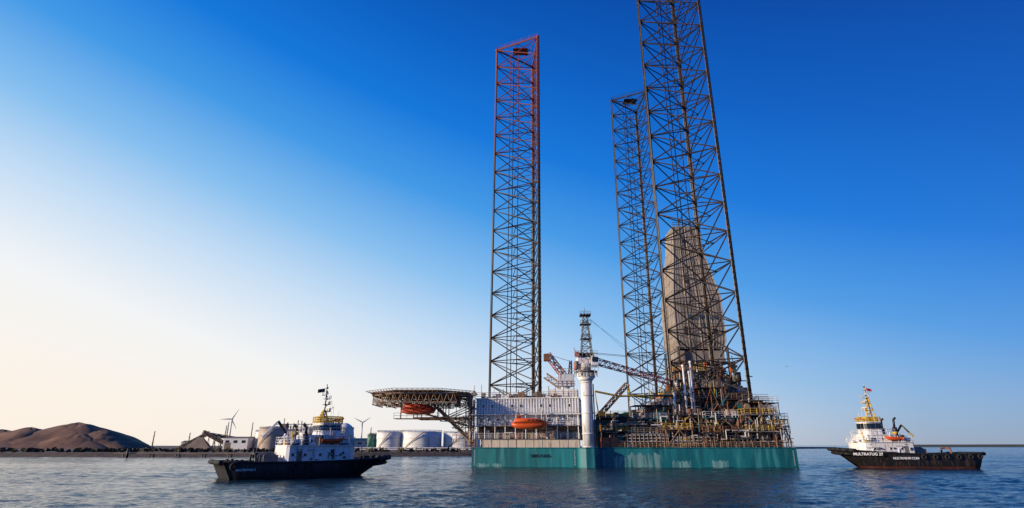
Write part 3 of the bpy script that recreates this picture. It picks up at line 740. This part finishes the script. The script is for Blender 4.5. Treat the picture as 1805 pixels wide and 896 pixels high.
for s_ in specs:
    mb=MB(cl); platform(mb,s_[0],s_[1],s_[2],s_[3],s_[4],s_[5],random.choice([0,1,5,3]),random.choice([1,2,3,5,5]),random.choice([0,1,4,7])); P(mb,'deck_platform')
def clutter(name,zone,n,kinds,seed,wts=(4.5,5.5,2.2,3,1.8,7,2.5,1.2,1.2)):
    random.seed(seed); mb=MB(cl); x0,x1,y0,y1,z0,z1=zone
    for i in range(n):
        x=random.uniform(x0,x1);y=random.uniform(y0,y1);z=z0+(z1-z0)*random.random()**1.3; k=random.choice(kinds)
        c=random.choices(range(9),wts)[0]
        if k=='h': mb.tube((x,y,z),(min(x1,x+random.uniform(1,5)),y,z),random.uniform(.05,.16),6,c)
        elif k=='v': mb.tube((x,y,z),(x,y,z+random.uniform(1,3.5)),random.uniform(.05,.15),6,c)
        elif k=='d': mb.tube((x,y,z),(x+random.uniform(-2.5,2.5),y+random.uniform(-1,1),z+random.uniform(.8,2.8)),random.uniform(.05,.11),5,c)
        elif k=='b': 
            a,b_,h=random.uniform(.4,1.7),random.uniform(.5,1.5),random.uniform(.4,1.6); mb.box(x,x+a,y,y+b_,z,z+h,c); mb.box(x-.05,x+a+.05,y-.05,y+b_+.05,z+h,z+h+.06,c)
        elif k=='t': 
            r=random.uniform(.3,.7); mb.tube((x,y,z),(x,y,z+random.uniform(1,2.4)),r,12,c); mb.torus((x,y,z+.5),r+.03,.05,'z',12,4,c)
        elif k=='e':
            w_=random.uniform(.6,2); h=random.uniform(.5,1.8); mb.path([(x,y,z),(x+w_,y,z),(x+w_,y,z+h),(x+w_*1.7,y,z+h)],random.uniform(.06,.13),6,c)
        elif k=='s':
            mb.tube((x,y,z),(x+1.8,y,z+2.2),.07,4,c); mb.tube((x,y+.8,z),(x+1.8,y+.8,z+2.2),.07,4,c)
            for q in range(7): mb.box(x+q*.26,x+q*.26+.2,y,y+.8,z+q*.31,z+q*.31+.04,c)
    P(mb,name,kind='stuff')
clutter('piping',(17.5,36,116.2,120,3.6,8.5),180,['h','v','e','h'],3,(6,5,2,2,3,4,5,1.5,1.5))
clutter('piping',(36,53,115.2,119,3.6,8.5),180,['h','v','e','d'],4)
clutter('deck_machinery',(17.5,53,116.5,124,3.5,4.2),60,['b','t','b'],5)
clutter('deck_machinery',(18,52,118,126,6.6,9.4),80,['b','t','e','s','v'],6)
clutter('deck_scaffold',(26,52,119,127,8.5,12),150,['d','v','h','e','s','b'],8)
clutter('drill_floor_equipment',(33.5,49,121,140,11.5,17),190,['v','d','e','b','t','h','b'],9)
clutter('drill_floor_equipment',(40,56,141,146,13,23),170,['v','d','e','b','h','b'],10)
clutter('drill_floor_equipment',(38,48,128,139,16,22),70,['v','d','e','b','h'],12)
random.seed(11)
for x,h,r_ in ((35.8,19.5,.2),(37.0,18.2,.18),(37.7,20.4,.2),(33.5,14,.2)):
    mb=MB([white,grey,cream])
    y=119+random.uniform(0,2); mb.tube((x,y,9),(x,y,h),r_,10,0); mb.tube((x,y,h),(x,y,h+.5),r_*1.5,10,0); mb.tube((x,y,h*.7),(x,y,h*.7+.25),r_*1.5,10,1)
    mb.path([(x,y,11),(x+1.4,y,11),(x+1.4,y,8)],.13,6,1)
    P(mb,'vent_stack')
mb=MB([beige,rust,grey])
X=[(49.5,12.2),(51.5,10.5),(53,8.6),(54.2,6.6),(55,4.4)]
for (xa,za),(xb,zb) in zip(X,X[1:]):
    for y in (117,120): mb.tube((xa,y,3.5),(xa,y,za+1.2),.11,5,0)
    mb.box(xa-1,xb,117,120,za-.1,za,1); mb.rail([(xa-1,117,za),(xb,117,za)],1.1,.8,.04,0,4,3); mb.tube((xa,117,za),(xb,117,zb),.12,4,2); mb.tube((xb,117,za),(xa,117,zb),.07,4,0)
P(mb,'stern_stairway')
for k,(bx_,m_) in enumerate((((17.4,22,121,126,3.5,9),teald),((18.5,30,124,130,3.5,10.2),teald),((30,40,131,138,3.5,11.4),dark),((24,33,120.6,124,5.5,7.6),cream),((44,50,122,128,3.5,9.6),dark),((20,58,140,143,3.5,7),dark),((36,43,119,123,3.5,8.2),dark),((50,54.5,120,124,3.5,8),rust))):
    mb=MB([m_,dark,glass]); mb.box(*bx_); x0,x1,y0,y1,z0,z1=bx_
    q=int((x1-x0)/.8)
    for i in range(q): mb.box(x0+.1+i*.8,x0+.18+i*.8,y0-.07,y0,z0+.1,z1-.1,0)
    mb.box(x0-.1,x1+.1,y0-.12,y1,z1,z1+.12,1); mb.box(x0+1,x0+1.9,y0-.1,y0,z0,z0+min(2,z1-z0-.2),1)
    P(mb,'deck_house')
for (x0,x1,z) in ((22.5,30.5,5.2),(31.5,40,4.8),(41,49,5.1)):
    mb=MB([cream,beige,grey])
    for dz in (0,.6,-.6): mb.box(x0,x1,116.1,116.4,z+dz,z+dz+.16,0)
    k=int((x1-x0)/.8)
    for i in range(k+1): mb.tube((x0+i*.8,116.05,3.5),(x0+i*.8,116.05,z+.9),.06,5,1)
    P(mb,'pipe_rack')
mb=MB([beige]); mb.rail([(17.3,115.75,3.5),(53.7,113.95,3.5)],1.1,1.5,.04,0,4,3); P(mb,'deck_handrail')
for i,(x,y,z) in enumerate(((17.5,116.05,3.5),(19.1,116.05,3.5),(24.5,119.2,3.5))):
    mb=MB([contm,dark]); L_,W_,Hh=1.5,1.9,1.9
    mb.box(x,x+L_,y,y+W_,z+.08,z+Hh,0)
    for k in range(8): mb.box(x+.06+k*.18,x+.14+k*.18,y-.04,y,z+.12,z+Hh-.08,0)
    for a in (x,x+L_-.1): mb.box(a,a+.1,y-.06,y,z,z+Hh+.03,1)
    o=mb.obj('cargo_container',None,(x,y,z),'small orange ribbed cargo container standing on the rig deck'); o['category']='container'; o['group']='containers on the rig deck'

# ------------------------------------------------------------ tugs
def tug(loc,heading,L,B,za,zb,Z,boot,label,mastm,housing,side,names):
    left=side=='left'
    e=empty('tugboat',loc,label,'tugboat',heading)
    N=30
    def hb(u):
        if u<.1: return B/2*(.80+.2*math.sin(u/.1*math.pi/2))
        if u<.6: return B/2
        return B/2*max(.02,(1-((u-.6)/.4)**2.3))**.55
    def sheer(u): return za+(zb-za)*(max(0,(u-.4)/.6)**1.8)+.15*max(0,(.15-u)/.15)
    mb=MB([black,boot,black])
    rows=[]
    for i in range(N+1):
        u=i/N; x=-L/2+L*u; h=hb(u); zs=sheer(u)
        pts=[]
        for (f,z) in ((1,zs),(1,.9+(zs-.9)*.4),(.985,.34),(.95,.05),(.85,-.9),(.03,-1.1)):
            k=1-(zs-z)/(zs+1.1); inn=1-(1-k)*.6*max(0,(u-.5)/.5)
            xx=x-(1-k)*6.5*max(0,(u-.6)/.4)**2+(1-k)*1.6*max(0,(.12-u)/.12)
            pts.append((xx,h*f*inn,z))
        row=[mb.V(p) for p in pts]+[mb.V((p[0],-p[1],p[2])) for p in reversed(pts)]
        rows.append(row)
    for A,Bq in zip(rows,rows[1:]):
        for k in range(len(A)-1): mb.F((A[k],A[k+1],Bq[k+1],Bq[k]),1 if k in (2,3,4,5,6,7,8) else 0,True)
    mb.F(rows[0],0)
    mb.obj('hull',e)
    mb=MB([mat('tug_deck_paint',(.16,.08,.05),.8,0,.3,1)])
    for i in range(N):
        u0=i/N;u1=(i+1)/N; mb.poly([(-L/2+L*u0,-hb(u0)*.985,sheer(u0)-.75),(-L/2+L*u1,-hb(u1)*.985,sheer(u1)-.75),(-L/2+L*u1,hb(u1)*.985,sheer(u1)-.75),(-L/2+L*u0,hb(u0)*.985,sheer(u0)-.75)])
    mb.obj('deck',e)
    mb=MB([rubber])
    for sg in (-1,1):
        mb.path([(-L/2+L*i/N,sg*(hb(i/N)+.06),sheer(i/N)-.1) for i in range(N+1)],.15,6)
    mb.path([(-L/2-.12,y,sheer(0)-.2) for y in (-hb(0),0,hb(0))],.3,8)
    bp=[(-L/2+L*u-.05,s*(hb(u)+.15),sheer(u)-.15) for s,u in ((-1,.88),(-1,.92),(-1,.96),(-1,.985),(-1,1),(1,1),(1,.985),(1,.96),(1,.92),(1,.88))]
    mb.path(bp,.34,8); mb.path([(p[0]-.55,p[1]*.92,p[2]-.68) for p in bp],.26,8)
    mb.obj('fender',e)
    for u in [.05,.12,.2,.28,.36,.44]:
        for sg in (-1,1):
            if left and sg<0 and .06<u<.3: continue
            mb=MB([rubber]); mb.torus((-L/2+L*u,sg*(hb(u)+.2),sheer(u)-.6),.34,.16,'y',12,6); mb.obj('tyre_fender',e)
    dk=za-.72
    def tier(x0,x1,hw,z0,z1,m_,name,front=1.4,slope=.0):
        fr=[]
        for i in range(9):
            a=-math.pi/2+math.pi*i/8; fr.append((x1-front+front*math.cos(a),hw*math.sin(a)))
        poly=[(x0,-hw+.35),(x0+.35,-hw)]+fr+[(x0+.35,hw),(x0,hw-.35)]
        mb=MB(m_); cx_=(x0+x1)/2; mb.prism(poly,z0,z1,0,[(cx_+(x-cx_)*(1-slope*.12),y*(1-slope*.15)) for x,y in poly]); mb.obj(name,e)
        m2=MB([m_[0]]); p2=[((x-x0)*1.02+x0,y*1.06) for x,y in poly]; m2.prism(p2,z1,z1+.12,0); m2.obj(name+'_roof',e); return poly
    c=housing
    t1=tier(c-5.0,c+5.0,B*.345,dk,Z[0],[white],'deckhouse',2.2)
    t2=tier(c-2.6,c+3.9,B*.28,Z[0]+.12,Z[1],[white],'upper_deckhouse',1.8)
    t3=tier(c-.6,c+3.0,B*.22,Z[1]+.12,Z[2],[white],'wheelhouse',1.3,.5)
    n8=len(t3); zw0=Z[1]+.12+(Z[2]-Z[1])*.4; zw1=Z[2]-.18
    for k in range(n8):
        a=Vector((*t3[k],0)); b=Vector((*t3[(k+1)%n8],0)); Ln=(b-a).length
        if Ln<.42: continue
        nn=(b-a).cross(Vector((0,0,1))).normalized(); cnt=max(1,round(Ln/1.0))
        for i in range(cnt):
            p=a.lerp(b,(i+.08)/cnt)+nn*.04; q=a.lerp(b,(i+.92)/cnt)+nn*.04; sl=nn*-.06
            m2=MB([glass]); A=[p+Vector((0,0,zw0)),q+Vector((0,0,zw0)),q+sl+Vector((0,0,zw1)),p+sl+Vector((0,0,zw1))]
            Bk=[v-nn*.15 for v in A]; ids=[m2.V(v) for v in A+Bk]
            for qd in ((0,1,2,3),(7,6,5,4),(0,4,5,1),(1,5,6,2),(2,6,7,3),(3,7,4,0)): m2.F([ids[j] for j in qd])
            m2.obj('window',e)
    for (hw,z,xs) in ((B*.345,(dk+Z[0])/2+.2,(-4.2,-2.6,-.6,1,2.2)),(B*.28,(Z[0]+Z[1])/2,(-1.8,.2,1.6))):
        for xx in xs:
            for sg in (-1,1):
                m2=MB([glass,white]); yy=sg*hw; m2.tube((c+xx,yy-.03*sg,z),(c+xx,yy+.03*sg,z),.2,12,0); m2.torus((c+xx,yy,z),.22,.04,'y',12,4,1); m2.obj('porthole',e)
    for sg in (-1,1):
        hw=B*.345; m2=MB([grey]); m2.box(c-3.7,c-3.0,sg*hw-.04,sg*hw+.04,dk+.15,dk+2.0); m2.obj('door',e)
    mb=MB([white])
    def loop(poly,k,z): return [(x,y*k,z) for x,y in poly]+[(poly[0][0],poly[0][1]*k,z)]
    mb.rail(loop(t1,1.03,Z[0]+.12),1.0,1.1,.03,0,4,3); mb.rail(loop(t2,1.03,Z[1]+.12),.95,1.1,.03,0,4,2); mb.obj('handrail',e)
    mb=MB([mastm]); mb.rail(loop(t3,.95,Z[2]+.12),.85,.9,.06,0,4,3)
    mb.box(c-.2,c+1.6,-.9,.9,Z[2]+.12,Z[2]+(.5 if left else 1.0),0)
    mb.obj('monkey_island_rail',e)
    fh=.9 if left else 0
    for sg in (-1,1):
        m2=MB([black,mastm]); x=c-2.4; y=sg*B*.24
        m2.tube((x,y,Z[0]),(x-.1,y,Z[2]-.9-fh*.5),.5,12,0,.4); m2.tube((x-.1,y,Z[2]-.9-fh*.5),(x-.2,y,Z[2]+.5-fh),.2,8,0); m2.tube((x-.2,y,Z[2]+.5-fh),(x-.6,y,Z[2]+.8-fh),.2,8,0)
        if not left: m2.tube((x,y,Z[1]+.2),(x,y,Z[1]+.6),.5,10,1)
        m2.obj('funnel',e)
    rs=random.Random(3 if left else 9)
    for xx,sg in ((-3.9,-1),(-3.9,1),(2.6,-1),(2.6,1)):
        m2=MB([white,dark]); yy=sg*B*.30; z=Z[0]+.55; m2.tube((c+xx-.6,yy,z),(c+xx+.6,yy,z),.33,12,0); 
        for q in (-.3,.3): m2.tube((c+xx+q-.04,yy,z),(c+xx+q+.04,yy,z),.35,12,1)
        m2.box(c+xx-.5,c+xx+.5,yy-.25,yy+.25,Z[0]+.12,Z[0]+.3,1); m2.obj('liferaft_canister',e)
    for xx,yy in ((-4.4,.6),(-4.4,-.8),(-1.2,-1.9),(-1.0,1.9),(3.2,0)):
        m2=MB([white,mastm]); zz=Z[0]+.12; m2.tube((c+xx,yy,zz),(c+xx,yy,zz+.9),.16,8,0); m2.tube((c+xx,yy,zz+.85),(c+xx-.25,yy,zz+1.15),.24,8,rs.choice([0,1])); m2.obj('ventilator',e)
    m2=MB([white,dark,rust,grey,mastm])
    for i in range(64):
        xx=c+rs.uniform(-8,5); yy=rs.uniform(-B*.36,B*.36); zz=dk if (xx<c-5 or abs(yy)>B*.345) else Z[0]+.12
        if rs.random()<.5: m2.tube((xx,yy,zz),(xx+rs.uniform(-.3,.3),yy,zz+rs.uniform(.5,2.0)),rs.uniform(.03,.09),5,rs.randint(0,4))
        else: m2.box(xx,xx+rs.uniform(.2,.8),yy,yy+rs.uniform(.2,.6),zz,zz+rs.uniform(.2,.9),rs.randint(0,4))
    for i in range(26):
        xx=c+rs.uniform(-4.8,3); yy=(-1 if left else 1)*(B*.345+.05); zz=rs.uniform(dk+.2,Z[0]-.3)
        if rs.random()<.5: m2.tube((xx,yy,zz),(xx+rs.uniform(.4,1.4),yy,zz),.035,4,rs.choice([0,1,3]))
        else: m2.box(xx,xx+rs.uniform(.15,.4),yy-.08,yy+.08,zz,zz+rs.uniform(.2,.5),rs.choice([0,1,2,3]))
    m2.obj('deck_fittings',e,kind='stuff')
    mt=Z[3]; zb_=Z[2]; mx_=c+.4; fr_=.34 if left else .62
    mb=MB([mastm,dark,white])
    for a in ((-.8,-.7),(-.8,.7),(.7,0)): mb.tube((mx_+a[0],a[1],zb_),(mx_+a[0]*.2,a[1]*.2,zb_+(mt-zb_)*fr_),.11,6,0)
    K=4 if left else 6
    for i in range(K):
        t=i/K; f=1-.8*t; z=zb_+(mt-zb_)*fr_*t
        P3=[(mx_+a[0]*f,a[1]*f,z) for a in ((-.8,-.7),(-.8,.7),(.7,0))]
        for q in range(3): mb.tube(P3[q],P3[(q+1)%3],.06,4,0)
    mb.tube((mx_,0,zb_+(mt-zb_)*(fr_-.06)),(mx_,0,mt),.10,6,1 if left else 0,.05)
    mb.obj('mast',e)
    mb=MB([white,dark,dark if left else mastm])
    for t,wd in ((.3,1.3),(.48,1.0),(.62,.8)):
        z=zb_+(mt-zb_)*t; q=.6 if left else 1; mb.box(mx_-.4*q,mx_+1.0*q,-wd*.5,wd*.5,z,z+.06,2); mb.rail([(mx_+1.0*q,-wd*.5,z),(mx_+1.0*q,wd*.5,z)],.45,.5,.035,2); 
    z=zb_+(mt-zb_)*.3; mb.tube((mx_+.7,0,z+.1),(mx_+.7,0,z+.5),.16,8,0); mb.box(mx_+.6,mx_+.8,-1.2,1.2,z+.5,z+.62,0)
    z=zb_+(mt-zb_)*.48; mb.tube((mx_+.5,0,z+.1),(mx_+.5,0,z+.4),.13,8,0); mb.box(mx_+.42,mx_+.58,-.8,.8,z+.4,z+.5,0)
    mb.tube((mx_-.2,-1.0,zb_+(mt-zb_)*.72),(mx_-.2,1.0,zb_+(mt-zb_)*.72),.05,4,2)
    for yy in (-1.0,-.5,.5,1.0): mb.tube((mx_-.2,yy,zb_+(mt-zb_)*.72),(mx_-.2,yy,zb_+(mt-zb_)*.82),.03,4,1)
    for t in (.66,.78,.88): mb.tube((mx_+.1,0,zb_+(mt-zb_)*t),(mx_+.1,0,zb_+(mt-zb_)*t+.25),.12,8,1)
    for t in (.2,.4,.56,.7): mb.tube((mx_-.1,-.3,zb_+(mt-zb_)*t),(mx_-.1,-.3,zb_+(mt-zb_)*t+.3),.14,8,0); mb.tube((mx_+.3,.3,zb_+(mt-zb_)*(t+.05)),(mx_+.3,.3,zb_+(mt-zb_)*(t+.05)+.25),.12,8,0)
    for xx,yy,h in ((1.8,1.2,3.2),(1.2,-1.3,2.6),(2.6,.3,1.8)): mb.tube((c+xx,yy,Z[2]),(c+xx,yy,Z[2]+h),.025,4,0)
    mb.obj('radar_array',e,kind='stuff')
    mb=MB([dark if left else redm,whitel]); z=zb_+(mt-zb_)*.8
    F=[[mb.V((mx_-.25-.2*i,.08*math.sin(i*1.3),z+h-.04*i)) for h in (0,.5)] for i in range(6)]
    for A,Bq in zip(F,F[1:]): mb.F((A[0],Bq[0],Bq[1],A[1]))
    mb.tube((mx_,0,z+.5),(mx_-.3,0,z+.5),.02,4); mb.tube((mx_,0,z),(mx_-.3,0,z),.02,4)
    mb.obj('flag',e)
    for sg in (-1,1):
        mb=MB([redm,dark]); mb.tube((c+2.2,sg*1.0,Z[2]),(c+2.2,sg*1.0,Z[2]+.5),.1,6,0); mb.tube((c+2.1,sg*1.0,Z[2]+.5),(c+2.9,sg*1.0,Z[2]+.8),.13,6,0)
        mb.obj('fire_monitor',e)
    mb=MB([grey,dark,black]); x=c-6.6
    mb.tube((x,-1.3,dk+.9),(x,1.3,dk+.9),.65,14,1)
    for y in (-1.4,1.3,0): mb.tube((x,y,dk+.9),(x,y+.12,dk+.9),.95,14,0)
    mb.box(x-.9,x+.9,-1.9,-1.5,dk,dk+1.5,0); mb.box(x-.9,x+.9,1.5,1.9,dk,dk+1.5,0); mb.obj('towing_winch',e)
    mb=MB([black if left else rust]); x=-L/2+4.2
    mb.path([(x,-1.6,dk),(x,-1.2,dk+1.6),(x,1.2,dk+1.6),(x,1.6,dk)],.16,8); mb.obj('towing_gantry',e)
    for xx,yy in ((-L/2+2,-B*.3),(-L/2+2,B*.3),(L*.36,-B*.15),(L*.36,B*.15)):
        dz=dk
        m2=MB([black]); 
        if xx>0: dz=sheer(.86)-.75
        for o in (-.3,.3): m2.tube((xx+o,yy,dz),(xx+o,yy,dz+.9),.16,8); m2.tube((xx+o,yy,dz+.9),(xx+o,yy,dz+.98),.22,8)
        m2.tube((xx-.6,yy,dz+.6),(xx+.6,yy,dz+.6),.1,6); m2.obj('mooring_bitt',e)
    sgn=-1 if left else 1
    mb=MB([orange,dark]); xb=c-1.5 if side=='right' else c+.8; yb=sgn*B*.36; zz=Z[0]+.3
    rings=[]
    for (xx,hw,zb2,zt) in ((-1.5,.45,.1,.6),(-.9,.55,0,.6),(.6,.55,0,.65),(1.2,.35,.2,.75),(1.6,.06,.6,.85)):
        rings.append([mb.V((xb+xx,yb+hw*a,zz+zb2+(zt-zb2)*b)) for a,b in ((-1,1),(-.85,.4),(0,0),(.85,.4),(1,1))])
    for A,Bq in zip(rings,rings[1:]):
        for k in range(4): mb.F((A[k],A[k+1],Bq[k+1],Bq[k]),0,True)
        mb.F((A[4],A[0],Bq[0],Bq[4]),0)
    mb.F(rings[0],0); mb.box(xb-1.6,xb-1.35,yb-.2,yb+.2,zz+.3,zz+1.0,1); mb.obj('rescue_boat',e)
    mb=MB([yellow if side=='right' else white,black]); x=c-4.3; y=-sgn*B*.1
    mb.tube((x,y,dk),(x,y,Z[1]+.3),.22,8,0); mb.tube((x,y,Z[1]+.3),(x-1.2,y,Z[1]+1.9),.18,6,1); mb.tube((x-1.2,y,Z[1]+1.9),(x-3.0,y,Z[1]-.2),.14,6,0); mb.obj('deck_crane',e)
    for yy in (-1,1):
        m2=MB([orange,whitel]); m2.torus((c-1,yy*(B*.28+.05),(Z[0]+Z[1])/2+.1),.3,.08,'y',14,6); m2.obj('lifebuoy',e)
    for (body,x,z,sz,where,mm) in names:
        s=-1 if left else 1; 
        if where=='hull':
            u=(x+L/2)/L; y=s*(hb(u)+.16)
            u2=u+.03; dy=s*(hb(u2)-hb(u)); dx=L*.03
            d=Vector((dx,dy,0)) if s<0 else Vector((-dx,-dy,0))
            text(body,'lettering',e,(x,y,z),d,sz,mm,bold=.015 if sz>.4 else .008)
        else: text(body,'lettering',e,(x,s*(B*.345+.16),z),(1,0,0) if s<0 else (-1,0,0),sz,mm,bold=.05)
    return e
tug((-27.6,82,0),R(36.9),23,8.4,2.05,2.5,(3.9,5.2,6.8,12.3),black,'black-hulled tugboat with white superstructure on the water',yellow,1.0,'left',
    [('MULTRATUG 5',-9.0,1.15,.34,'hull',whitel),('5',2.0,3.0,1.1,'house',navyl)])
tug((73.1,113,0),R(176),25.2,8.8,2.6,3.5,(4.5,5.8,8.1,15.6),redboot,'black tugboat with white wheelhouse and tall yellow mast',yellow,3.7,'right',
    [('MULTRATUG 27',7.8,2.45,.66,'hull',whitel),('MULTRASHIP.COM',1.6,1.75,.54,'hull',whitel)])
mb=MB([mat('gull_white',(.7,.7,.7),.7,0,.1,2)])
g=Vector((72,150,23.5))
mb.tube(g,g+Vector((.35,0,.03)),.09,8,0,.03); mb.tube(g,g+Vector((-.25,0,.05)),.09,8,0,.02)
for s in (-1,1): mb.poly([g+Vector((.1,0,.05)),g+Vector((-.12,0,.05)),g+Vector((-.05,s*.35,.22)),g+Vector((.1,s*.35,.22))]); mb.poly([g+Vector((.1,s*.35,.22)),g+Vector((-.05,s*.35,.22)),g+Vector((-.15,s*.75,.12))])
o=mb.obj('seagull',None,g,'white gull gliding in the clear blue sky'); o['category']='bird'
